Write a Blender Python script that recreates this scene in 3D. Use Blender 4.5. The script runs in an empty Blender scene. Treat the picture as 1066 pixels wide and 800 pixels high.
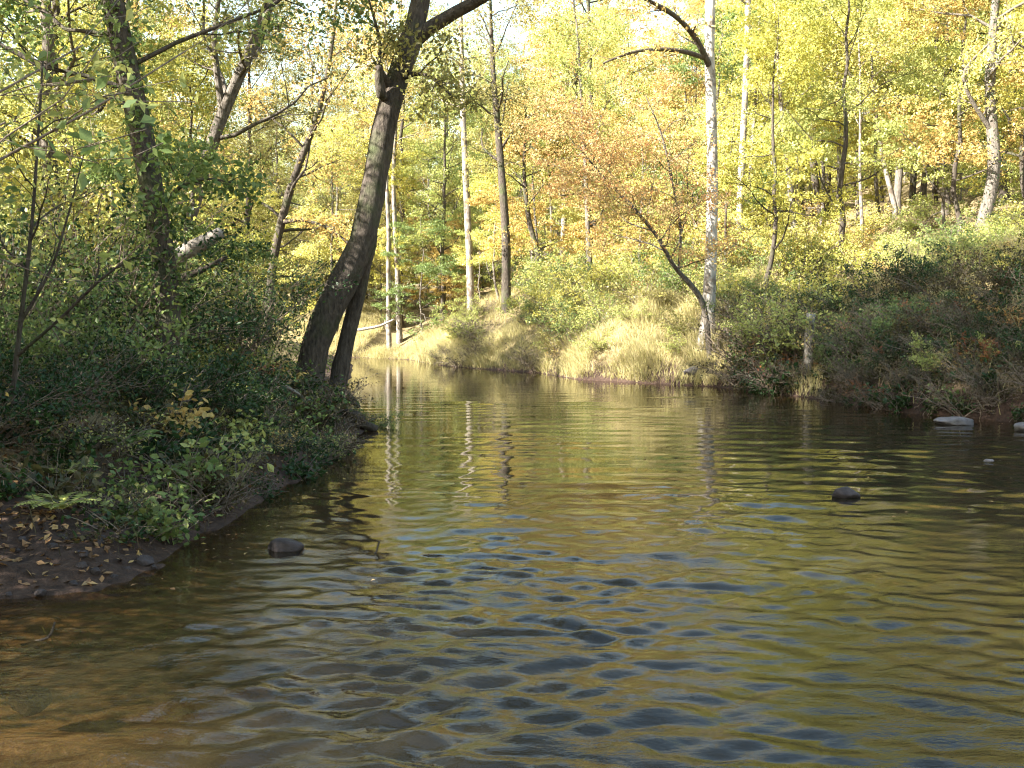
import bpy, math
import numpy as np
from mathutils import Vector

R = math.radians
scene = bpy.context.scene
COL = scene.collection
rng = np.random.default_rng(11)

# ------------------------------------------------------------------ camera
CAM_H, F_PX, HZ = 1.55, 1050.0, 345.0
PITCH = math.atan((400 - HZ) / F_PX)
cd = bpy.data.cameras.new('camera')
cd.sensor_width = 36; cd.lens = 36 * F_PX / 1066
cd.clip_start = 0.05; cd.clip_end = 2000
cam = bpy.data.objects.new('camera', cd); COL.objects.link(cam)
cam.location = (0, 0, CAM_H); cam.rotation_euler = (math.pi / 2 - PITCH, 0, 0)
scene.camera = cam

def P(px, py, d):
    """point at forward distance d on the sight line through a photo pixel"""
    u = (px - 533) / F_PX; v = (400 - py) / F_PX
    y = math.cos(PITCH) + v * math.sin(PITCH)
    z = -math.sin(PITCH) + v * math.cos(PITCH)
    k = d / y
    return np.array([u * k, d, CAM_H + z * k])

def PX(p):
    """photo pixel x of a point"""
    y, z = p[1], p[2] - CAM_H
    f = y * math.cos(PITCH) - z * math.sin(PITCH)
    return 533 + F_PX * p[0] / max(f, .1)

# ------------------------------------------------------------------ light
SUN_EL, SUN_AZ = R(33), math.atan2(-.43, -.9)       # direction towards the sun
to_sun = Vector((math.cos(SUN_EL) * math.cos(SUN_AZ), math.cos(SUN_EL) * math.sin(SUN_AZ), math.sin(SUN_EL)))
sl = bpy.data.lights.new('sun', 'SUN'); sl.energy = 5.0; sl.angle = R(.5); sl.color = (1, .95, .87)
so = bpy.data.objects.new('sun', sl); COL.objects.link(so)
so.rotation_euler = to_sun.to_track_quat('Z', 'Y').to_euler(); so.location = (-30, -15, 40)
w = bpy.data.worlds.new('World'); scene.world = w; w.use_nodes = True
nt = w.node_tree; nt.nodes.clear()
sky = nt.nodes.new('ShaderNodeTexSky'); sky.sky_type = 'NISHITA'; sky.sun_disc = False
sky.sun_elevation = SUN_EL; sky.sun_rotation = math.pi / 2 - SUN_AZ
sky.air_density = 2.0; sky.dust_density = 1.6; sky.ozone_density = 2.0
bg = nt.nodes.new('ShaderNodeBackground'); bg.inputs[1].default_value = .082
wo = nt.nodes.new('ShaderNodeOutputWorld')
nt.links.new(sky.outputs[0], bg.inputs[0]); nt.links.new(bg.outputs[0], wo.inputs[0])
scene.view_settings.view_transform = 'Standard'; scene.view_settings.look = 'None'
scene.view_settings.gamma = 1; scene.view_settings.exposure = 2.7
scene.render.engine = 'CYCLES'
cy = scene.cycles
cy.use_denoising = True; cy.denoising_input_passes = 'RGB_ALBEDO_NORMAL'; cy.denoising_prefilter = 'FAST'; cy.use_adaptive_sampling = False; cy.filter_width = 1.15; cy.max_bounces = 8; cy.diffuse_bounces = 1; cy.glossy_bounces = 3; cy.transmission_bounces = 4
cy.transparent_max_bounces = 8; cy.sample_clamp_indirect = 3; cy.caustics_reflective = False; cy.caustics_refractive = False

# ------------------------------------------------------------------ materials
class NT:
    def __init__(self, name):
        self.m = bpy.data.materials.new(name); self.m.use_nodes = True
        self.t = self.m.node_tree; self.t.nodes.clear()
        self.out = self.n('ShaderNodeOutputMaterial')
    def n(self, t, **kw):
        x = self.t.nodes.new(t)
        for k, v in kw.items():
            if k in x.inputs: x.inputs[k].default_value = v
            else: setattr(x, k, v)
        return x
    def l(self, a, b): self.t.links.new(a, b)
    def ramp(self, fac, stops, interp='LINEAR'):
        r = self.n('ShaderNodeValToRGB'); cr = r.color_ramp; cr.interpolation = interp
        while len(cr.elements) < len(stops): cr.elements.new(.5)
        for e, (p, c) in zip(cr.elements, stops):
            e.position = p; e.color = (*c, 1) if len(c) == 3 else c
        self.l(fac, r.inputs[0]); return r.outputs[0]
    def noise(self, scale, detail=4, rough=.55, co=None):
        x = self.n('ShaderNodeTexNoise'); x.inputs['Scale'].default_value = scale
        x.inputs['Detail'].default_value = detail; x.inputs['Roughness'].default_value = rough
        if co is not None: self.l(co, x.inputs['Vector'])
        return x.outputs[0]
    def math(self, op, a, b=None, clamp=False):
        x = self.n('ShaderNodeMath', operation=op, use_clamp=clamp)
        for i, v in enumerate((a, b)):
            if v is None: continue
            if hasattr(v, 'type'): self.l(v, x.inputs[i])
            else: x.inputs[i].default_value = v
        return x.outputs[0]
    def mix(self, fac, a, b):
        x = self.n('ShaderNodeMix', data_type='RGBA')
        for s, v in ((0, fac), (6, a), (7, b)):
            if hasattr(v, 'type'): self.l(v, x.inputs[s])
            else: x.inputs[s].default_value = v if s == 0 else (*v, 1)
        return x.outputs[2]

def leaf_mat(name, cols, trans=.4, clump=.45, gloss=True):
    """per leaf random hue plus slow drift from clump to clump; thin leaf lit through"""
    k = NT(name)
    geo = k.n('ShaderNodeNewGeometry'); oi = k.n('ShaderNodeObjectInfo')
    no = k.noise(.9, 2, .5, geo.outputs['Position'])
    v = k.math('ADD', k.math('MULTIPLY', geo.outputs['Random Per Island'], 1 - clump), k.math('MULTIPLY', k.math('MULTIPLY_ADD', no, 1.9), clump))
    v.node.use_clamp = True
    nn = v.node.inputs[1].links[0].from_node.inputs[0].links[0].from_node
    nn.inputs[2].default_value = -.45
    v2 = k.math('ADD', v, k.math('MULTIPLY', k.math('SUBTRACT', oi.outputs['Random'], .5), .5))
    n = len(cols)
    c = k.ramp(v2, [(i / max(n - 1, 1), q) for i, q in enumerate(cols)])
    d = k.n('ShaderNodeBsdfDiffuse'); t = k.n('ShaderNodeBsdfTranslucent')
    k.l(c, d.inputs[0])
    hs = k.n('ShaderNodeHueSaturation'); hs.inputs['Saturation'].default_value = 1.0; hs.inputs['Value'].default_value = 1.0
    k.l(c, hs.inputs['Color']); k.l(hs.outputs[0], t.inputs[0])
    mx = k.n('ShaderNodeMixShader'); mx.inputs[0].default_value = trans
    k.l(d.outputs[0], mx.inputs[1]); k.l(t.outputs[0], mx.inputs[2])
    if gloss:
        g = k.n('ShaderNodeBsdfGlossy'); g.inputs['Roughness'].default_value = .42
        m2 = k.n('ShaderNodeMixShader'); m2.inputs[0].default_value = .022
        k.l(mx.outputs[0], m2.inputs[1]); k.l(g.outputs[0], m2.inputs[2]); mx = m2
    k.l(mx.outputs[0], k.out.inputs[0])
    return k.m

def bark_mat(name, dark, light, patch=None, moss=None, scale=1.0):
    k = NT(name)
    tc = k.n('ShaderNodeTexCoord'); mp = k.n('ShaderNodeMapping'); mp.inputs['Scale'].default_value = (1, 1, .3)
    k.l(tc.outputs['Object'], mp.inputs[0])
    n1 = k.noise(22 * scale, 6, .65, mp.outputs[0]); n2 = k.noise(2.2, 3, .5, tc.outputs['Object'])
    c = k.ramp(n1, [(.32, dark), (.68, light)])
    if patch:
        n3 = k.noise(3.2, 4, .6, tc.outputs['Object'])
        c = k.mix(k.ramp(n3, [(.5, (0, 0, 0)), (.6, (1, 1, 1))]), c, patch)
    if moss: c = k.mix(k.ramp(n2, [(.5, (0, 0, 0)), (.72, (.75, .75, .75))]), c, moss)
    b = k.n('ShaderNodeBsdfPrincipled'); b.inputs['Roughness'].default_value = .9; b.inputs['Specular IOR Level'].default_value = .2
    k.l(c, b.inputs['Base Color'])
    bp = k.n('ShaderNodeBump'); bp.inputs['Strength'].default_value = .8; bp.inputs['Distance'].default_value = .07
    k.l(n1, bp.inputs['Height']); k.l(bp.outputs[0], b.inputs['Normal'])
    k.l(b.outputs[0], k.out.inputs[0]); return k.m

M = {}
M['yellow'] = leaf_mat('yellow_leaves', [(.32, .35, .075), (.50, .47, .09), (.58, .52, .12), (.64, .58, .22), (.40, .43, .10)])
M['gold'] = leaf_mat('golden_leaves', [(.40, .27, .08), (.54, .39, .11), (.60, .45, .16), (.48, .30, .09), (.42, .38, .12)])
M['orange'] = leaf_mat('orange_leaves', [(.58, .40, .15), (.57, .35, .13), (.52, .25, .10), (.62, .46, .20), (.50, .40, .14)])
M['lime'] = leaf_mat('yellow_green_leaves', [(.21, .27, .07), (.34, .38, .10), (.46, .45, .14), (.28, .33, .09), (.52, .48, .17)])
M['green'] = leaf_mat('green_leaves', [(.08, .13, .035), (.13, .19, .05), (.20, .25, .075), (.11, .17, .055), (.30, .30, .09)])
M['deep'] = leaf_mat('shaded_dark_green_leaves', [(.012, .03, .009), (.02, .048, .013), (.035, .07, .02), (.02, .04, .013), (.085, .10, .022)], trans=.25)  # dark green plants, colour lowered further to deepen the shade on the banks
M['dull'] = leaf_mat('shade_dulled_brown_green_leaves', [(.03, .036, .014), (.06, .06, .022), (.085, .07, .028), (.045, .034, .018), (.15, .12, .035)], trans=.3)  # undergrowth colour with the bank shade put into it
M['olive'] = leaf_mat('olive_brown_leaves', [(.14, .15, .045), (.24, .235, .065), (.32, .28, .085), (.19, .165, .06), (.38, .33, .12)])
M['russet'] = leaf_mat('russet_leaves', [(.36, .10, .05), (.42, .17, .06), (.30, .08, .05), (.46, .24, .08)])
M['drygrass'] = leaf_mat('dry_grass', [(.42, .36, .18), (.52, .44, .24), (.36, .33, .12), (.58, .50, .30), (.33, .34, .10)], trans=.4, gloss=False)
M['litter'] = leaf_mat('fallen_leaves', [(.17, .09, .045), (.26, .15, .07), (.12, .07, .04), (.34, .22, .10), (.40, .27, .06)], trans=.1, clump=.2)
M['bark_dark'] = bark_mat('dark_bark', (.034, .027, .021), (.115, .094, .074), moss=(.06, .075, .03))
M['bark_grey'] = bark_mat('grey_bark', (.075, .062, .05), (.20, .175, .145))
M['bark_pale'] = bark_mat('pale_bark', (.16, .14, .115), (.31, .28, .24), patch=(.11, .085, .065), scale=.5)
M['bark_white'] = bark_mat('white_bark', (.26, .235, .2), (.44, .41, .36), patch=(.17, .14, .11), scale=.4)
M['dead'] = bark_mat('dead_wood', (.14, .12, .10), (.38, .34, .29))
M['wetwood'] = bark_mat('wet_wood', (.03, .024, .018), (.10, .08, .06))
M['twig'] = bark_mat('dry_twigs', (.13, .10, .075), (.28, .22, .17))

k = NT('stone')
tc = k.n('ShaderNodeTexCoord'); n1 = k.noise(9, 6, .65, tc.outputs['Object']); n2 = k.noise(40, 3, .6, tc.outputs['Object'])
b = k.n('ShaderNodeBsdfPrincipled'); b.inputs['Roughness'].default_value = .8; b.inputs['Specular IOR Level'].default_value = .25
k.l(k.ramp(n1, [(.3, (.022, .017, .016)), (.7, (.065, .052, .05))]), b.inputs['Base Color'])
bp = k.n('ShaderNodeBump'); bp.inputs['Strength'].default_value = .6; bp.inputs['Distance'].default_value = .02
k.l(n2, bp.inputs['Height']); k.l(bp.outputs[0], b.inputs['Normal']); k.l(b.outputs[0], k.out.inputs[0]); M['stone'] = k.m
k = NT('pale_stone')
tc = k.n('ShaderNodeTexCoord'); n1 = k.noise(9, 6, .65, tc.outputs['Object'])
b = k.n('ShaderNodeBsdfPrincipled'); b.inputs['Roughness'].default_value = .7
k.l(k.ramp(n1, [(.3, (.06, .052, .05)), (.7, (.15, .133, .13))]), b.inputs['Base Color'])
k.l(b.outputs[0], k.out.inputs[0]); M['palestone'] = k.m

# ------------------------------------------------------------------ mesh helpers
def mesh(name, V, F, mat, smooth=False):
    """V (n,3), F list of int arrays (m,3) or (m,4)"""
    me = bpy.data.meshes.new(name)
    V = np.asarray(V, np.float32); F = [np.asarray(f, np.int32) for f in F if len(f)]
    me.vertices.add(len(V)); me.vertices.foreach_set('co', V.ravel())
    loops = np.concatenate([f.ravel() for f in F])
    tot = np.concatenate([np.full(len(f), f.shape[1], np.int32) for f in F])
    st = np.concatenate([[0], np.cumsum(tot)[:-1]]).astype(np.int32)
    me.loops.add(len(loops)); me.loops.foreach_set('vertex_index', loops)
    me.polygons.add(len(tot)); me.polygons.foreach_set('loop_start', st); me.polygons.foreach_set('loop_total', tot)
    me.polygons.foreach_set('use_smooth', np.full(len(tot), smooth, bool))
    me.update(calc_edges=True); me.validate()
    me.materials.append(mat)
    return me

def obj(name, me, parent=None):
    o = bpy.data.objects.new(name, me); COL.objects.link(o); o.parent = parent; return o

def tag(o, label=None, cat=None, group=None, kind=None):
    for k_, v_ in (('label', label), ('category', cat), ('group', group), ('kind', kind)):
        if v_: o[k_] = v_
    return o

def empty(name, loc, rz=0, sc=1.0):
    o = bpy.data.objects.new(name, None); COL.objects.link(o)
    o.location = tuple(float(q) for q in loc); o.rotation_euler = (0, 0, rz); o.scale = (sc,) * 3 if np.isscalar(sc) else sc
    o.empty_display_size = .2
    return o

def copy_tree(o, parent=None):
    c = o.copy(); COL.objects.link(c); c.parent = parent
    for ch in list(o.children): copy_tree(ch, c)
    return c

def set_mat(o, m):
    o.material_slots[0].link = 'OBJECT'; o.material_slots[0].material = m

class Acc:
    def __init__(s): s.V = []; s.F = []; s.n = 0
    def add(s, V, F):
        s.V.append(V); s.F += [f + s.n for f in F]; s.n += len(V)
    def build(s, name, mat, smooth=False):
        q = [f for f in s.F if f.shape[1] == 4]; t = [f for f in s.F if f.shape[1] == 3]
        F = ([np.concatenate(q)] if q else []) + ([np.concatenate(t)] if t else [])
        return mesh(name, np.concatenate(s.V), F, mat, smooth)

def resample(path, rad, n):
    path = np.asarray(path, float); rad = np.asarray(rad, float)
    d = np.concatenate([[0], np.cumsum(np.linalg.norm(np.diff(path, axis=0), axis=1))]); d /= d[-1]
    t = np.linspace(0, 1, n)
    # Catmull-Rom like smoothing: interpolate, then relax
    q = np.stack([np.interp(t, d, path[:, i]) for i in range(3)], 1)
    for _ in range(2): q[1:-1] = .25 * q[:-2] + .5 * q[1:-1] + .25 * q[2:]
    return q, np.interp(t, d, rad)

def tube(path, rad, sides=6, rough=0.0, g=rng):
    path = np.asarray(path, float); n = len(path)
    tg = np.gradient(path, axis=0); tg /= np.linalg.norm(tg, axis=1)[:, None] + 1e-9
    a = np.array([1., 0, 0]) if abs(tg[0, 0]) < .8 else np.array([0, 1., 0])
    X = np.empty_like(path)
    for i in range(n):
        a = a - tg[i] * a.dot(tg[i]); a /= np.linalg.norm(a) + 1e-9; X[i] = a
    Y = np.cross(tg, X)
    th = np.arange(sides) * 2 * math.pi / sides
    r = np.asarray(rad)[:, None] * (1 + (g.normal(0, rough, (n, sides)) if rough else 0))
    V = path[:, None] + r[..., None] * (np.cos(th)[None, :, None] * X[:, None] + np.sin(th)[None, :, None] * Y[:, None])
    i = np.arange(n - 1)[:, None] * sides; j = np.arange(sides)[None]; j2 = (j + 1) % sides
    F = np.stack([i + j, i + j2, i + sides + j2, i + sides + j], -1).reshape(-1, 4)
    V = np.concatenate([V.reshape(-1, 3), path[-1:] + tg[-1:] * rad[-1] * .5])
    tip = len(V) - 1; e = (n - 1) * sides
    T = np.stack([e + np.arange(sides), e + (np.arange(sides) + 1) % sides, np.full(sides, tip)], 1)
    return V, [F, T]

def unit(v): return v / (np.linalg.norm(v, axis=-1, keepdims=True) + 1e-9)

def leaves(C, size, g, up=.5, shape='quad', droop=None, aspect=.55):
    """one small blade per centre; 'quad' = folded rhombus, 'leaf' = six-point pointed blade"""
    n = len(C); C = np.asarray(C, float)
    N = unit(g.normal(0, 1, (n, 3)) + np.array([0, 0, up]) * 1.6)
    A = g.normal(0, 1, (n, 3)); 
    if droop is not None: A = A + np.array([0, 0, -droop])
    A = unit(A - N * (A * N).sum(1, keepdims=True)); B = np.cross(N, A)
    s = size * g.uniform(.6, 1.35, n)[:, None]
    fold = g.uniform(.0, .3, n)[:, None]
    if shape == 'quad':
        v = np.stack([C - A * s * .5, C + B * s * aspect * .5 + N * s * fold * .5, C + A * s * .5, C - B * s * aspect * .5 + N * s * fold * .5], 1)
        F = np.arange(n * 4).reshape(n, 4)
        return v.reshape(-1, 3), [F]
    mid = -N * s * fold * .35
    v = np.stack([C - A * s * .5, C - A * s * .1 + B * s * aspect * .5, C + A * s * .25 + B * s * aspect * .33, C + A * s * .5 - N * s * .08,
                  C + A * s * .25 - B * s * aspect * .33, C - A * s * .1 - B * s * aspect * .5, C - A * s * .1 + mid, C + A * s * .25 + mid], 1)
    o = np.arange(n)[:, None] * 8
    F4 = np.concatenate([o + np.array([[6, 7, 2, 1]]), o + np.array([[7, 6, 5, 4]])])
    F3 = np.concatenate([o + np.array([[0, 6, 1]]), o + np.array([[0, 5, 6]]), o + np.array([[7, 3, 2]]), o + np.array([[7, 4, 3]])])
    return v.reshape(-1, 3), [F4, F3]

# ------------------------------------------------------------------ terrain
LEFT = np.array([(-7.5, -30), (-6.5, -8), (-5.2, 1), (-4.1, 4.2), (-3.05, 5.7), (-2.45, 5.95), (-2.3, 6.5), (-2.35, 7.1), (-2.25, 8.8), (-2.2, 11.2),
                 (-2.25, 14), (-2.3, 16), (-3.6, 19), (-4.2, 25), (-5.6, 35), (-7.4, 47), (-12, 51.5), (-25, 53), (-90, 50)], float)
RIGHT = np.array([(12.5, -30), (12, 0), (11.2, 8), (9.8, 14), (8.7, 17), (7.4, 19.2), (7.0, 23), (5.7, 28), (3.6, 30.5), (2.1, 32.5), (1.0, 37.5),
                  (-1.6, 42), (-3.7, 47), (-5.6, 55), (-9, 59.5), (-25, 62), (-90, 60)], float)
POLY = np.concatenate([LEFT, RIGHT[::-1]])

def pdist(x, y, L):
    best = np.full(x.shape, 1e9)
    for a, b in zip(L[:-1], L[1:]):
        d = b - a; t = np.clip(((x - a[0]) * d[0] + (y - a[1]) * d[1]) / d.dot(d), 0, 1)
        best = np.minimum(best, np.hypot(x - a[0] - t * d[0], y - a[1] - t * d[1]))
    return best
def inside(x, y):
    c = np.zeros(x.shape, bool)
    for a, b in zip(POLY, np.roll(POLY, -1, 0)):
        q = ((a[1] > y) != (b[1] > y)) & (x < (b[0] - a[0]) * (y - a[1]) / (b[1] - a[1] + 1e-12) + a[0])
        c ^= q
    return c
_g = np.random.default_rng(5)
_W = [(_g.uniform(.25, 3.5), _g.uniform(0, 2 * math.pi), _g.uniform(0, 6.28)) for _ in range(40)]
def lump(x, y, lo=.25, hi=3.5):
    s = 0
    for f_, a_, p_ in _W:
        if lo <= f_ <= hi: s = s + np.sin(f_ * (x * math.cos(a_) + y * math.sin(a_)) + p_) / (1 + f_)
    return s * .18

def H(x, y):
    x = np.asarray(x, float); y = np.asarray(y, float); sh = x.shape
    x = np.atleast_1d(x); y = np.atleast_1d(y)
    dl, dr = pdist(x, y, LEFT), pdist(x, y, RIGHT); s = np.minimum(dl, dr); ins = inside(x, y)
    wob = lump(x, y)
    right = np.interp(s, [0, .2, .7, 1.6, 3.2, 5, 9, 12], [-.05, .32, .95, 1.6, 2.5, 3.1, 3.9, 4.5])
    farf = np.clip((y - 48) / 10, 0, 1) * np.clip((2 - x) / 8, 0, 1)
    low = np.interp(s, [0, .3, 2, 6, 12], [-.03, .15, .7, 1.9, 2.8])
    right = right * (1 - farf) + low * farf
    slope = np.interp(x, [-30, -8, 4, 14], [.05, .10, .24, .30])
    right = right + np.clip(s - 11, 0, 75) * slope
    left = np.interp(s, [0, .35, 1.2, 2.4, 4, 8, 30], [-.04, .22, .5, .85, 1.15, 1.4, 3.0])
    beach = np.exp(-(((x + 3.4) / 1.6) ** 2 + ((y - 5.9) / 1.1) ** 2))
    left = left * (1 - .45 * beach)
    left = left + beach * (.035 * np.sin(7.3 * x + 3 * np.sin(4.1 * y)) * np.sin(6.1 * y + 2) + .02 * np.sin(17 * x + 2 * np.sin(9 * y)) * np.sin(15 * y)) * np.clip(s / .3, 0, 1)
    tip = np.exp(-(((x + 3.2) / 1.6) ** 2 + ((y - 16.6) / 2.6) ** 2)) * np.clip(s / .8, 0, 1)
    left = left + .15 * tip
    land = np.where(dl < dr, left, right) + wob * np.clip(s / 2.5, 0.12, 1) * .8
    shal = np.clip((y - 4.2) / 5, 0, 1) * .4 + .75
    bed = -np.minimum(1.1, .03 + .20 * s) * np.clip(shal, 0, 1) + wob * .05
    bed = bed * (1 - .88 * np.exp(-((x + 1.95) / .85) ** 2 - ((y - 3.75) / .5) ** 2))
    return np.where(ins, np.minimum(bed, -.02), np.maximum(land, .015)).reshape(sh)
def hz(x, y): return float(H(np.array([x]), np.array([y]))[0])

def axis(*parts):
    a = [np.arange(lo, hi, st) for lo, hi, st in parts]; a.append([parts[-1][1]]); return np.concatenate(a)
gx = axis((-400, -90, 31), (-90, -30, 2), (-30, -10, .5), (-10, -6, .16), (-6, 0, .09), (0, 14, .14), (14, 30, .5), (30, 90, 2), (90, 400, 31))
gy = axis((-60, -10, 3), (-10, 3, .5), (3, 12, .08), (12, 20, .1), (20, 62, .22), (62, 90, 1), (90, 140, 3), (140, 500, 36))
def grid(gx, gy):
    X, Y = np.meshgrid(gx, gy); n, m = X.shape
    i = np.arange(n - 1)[:, None] * m; j = np.arange(m - 1)[None]
    return X, Y, np.stack([i + j, i + j + 1, i + m + j + 1, i + m + j], -1).reshape(-1, 4)
X, Y, F = grid(gx, gy)
Z = H(X, Y)
near = (np.hypot(X, Y) < 26)
g1 = np.random.default_rng(3)
Z = Z + near * g1.normal(0, .012, Z.shape) * (Z > .05)

k = NT('ground_soil')
geo = k.n('ShaderNodeNewGeometry'); sep = k.n('ShaderNodeSeparateXYZ'); k.l(geo.outputs['Position'], sep.inputs[0])
na = k.noise(1.1, 5, .6, geo.outputs['Position']); nb = k.noise(14, 6, .7, geo.outputs['Position']); nc = k.noise(55, 4, .7, geo.outputs['Position'])
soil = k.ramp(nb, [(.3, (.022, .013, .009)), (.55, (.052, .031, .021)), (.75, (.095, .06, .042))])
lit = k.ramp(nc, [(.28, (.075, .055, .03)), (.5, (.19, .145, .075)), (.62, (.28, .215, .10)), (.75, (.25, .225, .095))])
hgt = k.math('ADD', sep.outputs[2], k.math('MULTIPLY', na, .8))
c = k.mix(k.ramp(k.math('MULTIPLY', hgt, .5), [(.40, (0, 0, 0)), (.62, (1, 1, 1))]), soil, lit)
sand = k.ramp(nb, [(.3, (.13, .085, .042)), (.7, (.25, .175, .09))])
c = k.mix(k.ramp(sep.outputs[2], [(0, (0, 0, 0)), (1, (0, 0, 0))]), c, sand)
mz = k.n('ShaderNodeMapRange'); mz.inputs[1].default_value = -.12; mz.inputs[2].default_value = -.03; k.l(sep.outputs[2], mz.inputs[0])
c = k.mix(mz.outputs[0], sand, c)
b = k.n('ShaderNodeBsdfPrincipled'); b.inputs['Roughness'].default_value = .9; b.inputs['Specular IOR Level'].default_value = .25
k.l(c, b.inputs['Base Color'])
bp = k.n('ShaderNodeBump'); bp.inputs['Strength'].default_value = .7; bp.inputs['Distance'].default_value = .05
k.l(nb, bp.inputs['Height']); k.l(bp.outputs[0], b.inputs['Normal']); k.l(b.outputs[0], k.out.inputs[0])
M['ground'] = k.m
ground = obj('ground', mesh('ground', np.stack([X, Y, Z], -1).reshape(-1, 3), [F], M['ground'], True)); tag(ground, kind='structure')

# ------------------------------------------------------------------ water
wx = axis((-70, -8, 1), (-8, -4, .1), (-4, 5, .032), (5, 12.6, .08), (12.6, 14, .4))
wy = axis((-12, 1.5, .3), (1.5, 7, .021), (7, 13, .045), (13, 24, .09), (24, 66, .25))
X, Y, F = grid(wx, wy)
gw = np.random.default_rng(21)
env = .55 + .45 * np.clip(lump(X * 1.3, Y * 1.1, .25, 2.2) * 2.2, -1, 1)
nearf = np.interp(Y, [0, 5, 8, 12, 18, 26, 40, 60], [1.35, 1.3, 1.2, 1.1, .85, .6, .4, .25])
sidef = np.interp(X, [-4, -2.2, 0, 9], [.25, .45, 1, 1])
Zw = np.zeros_like(X)
wpx, wpy = lump(X * 1.1 + 3, Y * 1.1, .25, 3.5), lump(X * 1.1 - 7, Y * 1.1 + 4, .25, 3.5)
for i in range(110):
    lam = .085 * (3.9 ** gw.uniform(0, 1))
    ang = gw.normal(0, .5) + math.pi / 2 + (.3 if i % 3 == 0 else -.2)
    kx, ky = 2 * math.pi / lam * math.cos(ang), 2 * math.pi / lam * math.sin(ang)
    amp = lam * (.0048 if lam > .17 else .0040)
    fade = np.clip(1.5 - Y * .024 / lam ** .8, 0, 1)          # short waves die out on the calm reach
    pat = np.clip(.62 + 3.0 * lump(X * .9 + 5 * i, Y * 1.2 - 3 * i, .4, 2.6), .1, 1.6)     # each train comes in patches
    Zw += amp * np.sin(kx * X + ky * Y + gw.uniform(0, 6.28) + 2.2 * wpx + 2.2 * wpy) * fade * pat
Zw = Zw * np.interp(Y, [0, 5.5, 7.5, 10, 14, 18, 60], [1.4, 1.35, .85, .40, .2, .12, .05])
# long-crested bands spreading over the calmer middle reach
for i in range(12):
    lam = gw.uniform(.45, 1.15); ang = math.pi / 2 + gw.normal(0, .10)
    kx, ky = 2 * math.pi / lam * math.cos(ang), 2 * math.pi / lam * math.sin(ang)
    Zw += lam * .0031 * np.sin(kx * X + ky * Y + gw.uniform(0, 6.28) + .8 * lump(X * .5 + i, Y * .4, .25, 1.2)) * np.clip(1.25 - Y / 45, .2, 1)
for (cx_, cy_, lam, a_) in ((-.2, 4.0, .62, .0050), (3.0, 3.0, .85, .0048), (7, 9, .5, .0018)):
    r_ = np.hypot(X - cx_, Y - cy_)
    Zw += a_ * np.sin(2 * math.pi * r_ / lam + .9 * lump(X, Y, .25, 1.5)) * np.clip(1.4 - r_ / 26, .15, 1) * np.clip(r_ / 3, 0, 1)
nearf = 1.0
Zw = Zw * nearf * env * sidef
depth = np.clip(-H(X, Y), 0, 2)
Zy = np.gradient(Zw, wy, axis=0); Zx = np.gradient(Zw, wx, axis=1)
X = X - .022 * np.clip(Zx, -.5, .5); Y = Y - .022 * np.clip(Zy, -.5, .5)          # sharper crests, rounder troughs
me = mesh('water', np.stack([X, Y, Zw], -1).reshape(-1, 3), [F], None, True)
at = me.attributes.new('depth', 'FLOAT', 'POINT'); at.data.foreach_set('value', depth.ravel().astype(np.float32))
k = NT('river_water')
at = k.n('ShaderNodeAttribute', attribute_name='depth')
geo = k.n('ShaderNodeNewGeometry'); mp = k.n('ShaderNodeMapping'); mp.inputs['Scale'].default_value = (.55, 1.2, 1); k.l(geo.outputs['Position'], mp.inputs[0])
n1 = k.noise(7, 5, .55, mp.outputs[0]); n2 = k.noise(32, 3, .6, mp.outputs[0])
bp = k.n('ShaderNodeBump'); bp.inputs['Strength'].default_value = .24; bp.inputs['Distance'].default_value = .05
n3 = k.noise(.8, 2, .5, geo.outputs['Position'])
patch = k.ramp(n3, [(.42, (.08, .08, .08)), (.62, (1, 1, 1))])
k.l(k.math('ADD', n1, k.math('MULTIPLY', n2, k.math('MULTIPLY', patch, .8))), bp.inputs['Height'])
murk = k.n('ShaderNodeBsdfDiffuse'); murk.inputs[0].default_value = (.014, .0115, .006, 1)
tr = k.n('ShaderNodeBsdfTransparent'); tr.inputs[0].default_value = (.88, .76, .55, 1)
op = k.math('SUBTRACT', 1, k.math('POWER', 2.718, k.math('MULTIPLY', at.outputs['Fac'], -5.5)))
body = k.n('ShaderNodeMixShader'); k.l(op, body.inputs[0]); k.l(tr.outputs[0], body.inputs[1]); k.l(murk.outputs[0], body.inputs[2])
gl = k.n('ShaderNodeBsdfGlossy'); gl.inputs['Roughness'].default_value = 0; calm = k.n('ShaderNodeMapRange'); sp = k.n('ShaderNodeSeparateXYZ'); k.l(geo.outputs['Position'], sp.inputs[0]); k.l(sp.outputs[1], calm.inputs[0])
for i_, v_ in ((1, 4), (2, 9.5), (3, .15), (4, .02)): calm.inputs[i_].default_value = v_
k.l(calm.outputs[0], bp.inputs['Strength']); k.l(bp.outputs[0], gl.inputs['Normal'])
dt = k.n('ShaderNodeVectorMath', operation='DOT_PRODUCT'); k.l(bp.outputs[0], dt.inputs[0]); k.l(geo.outputs['Incoming'], dt.inputs[1])
graz = k.math('SUBTRACT', 1, k.math('ABSOLUTE', dt.outputs['Value']), True)
fr = k.math('ADD', .033, k.math('MULTIPLY', .967, k.math('POWER', graz, 4.7))).node      # Schlick, the same from above and below
mx = k.n('ShaderNodeMixShader'); k.l(fr.outputs[0], mx.inputs[0]); k.l(body.outputs[0], mx.inputs[1]); k.l(gl.outputs[0], mx.inputs[2])
k.l(mx.outputs[0], k.out.inputs[0])
me.materials.clear(); me.materials.append(k.m)
tag(obj('water', me), kind='structure')

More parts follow.
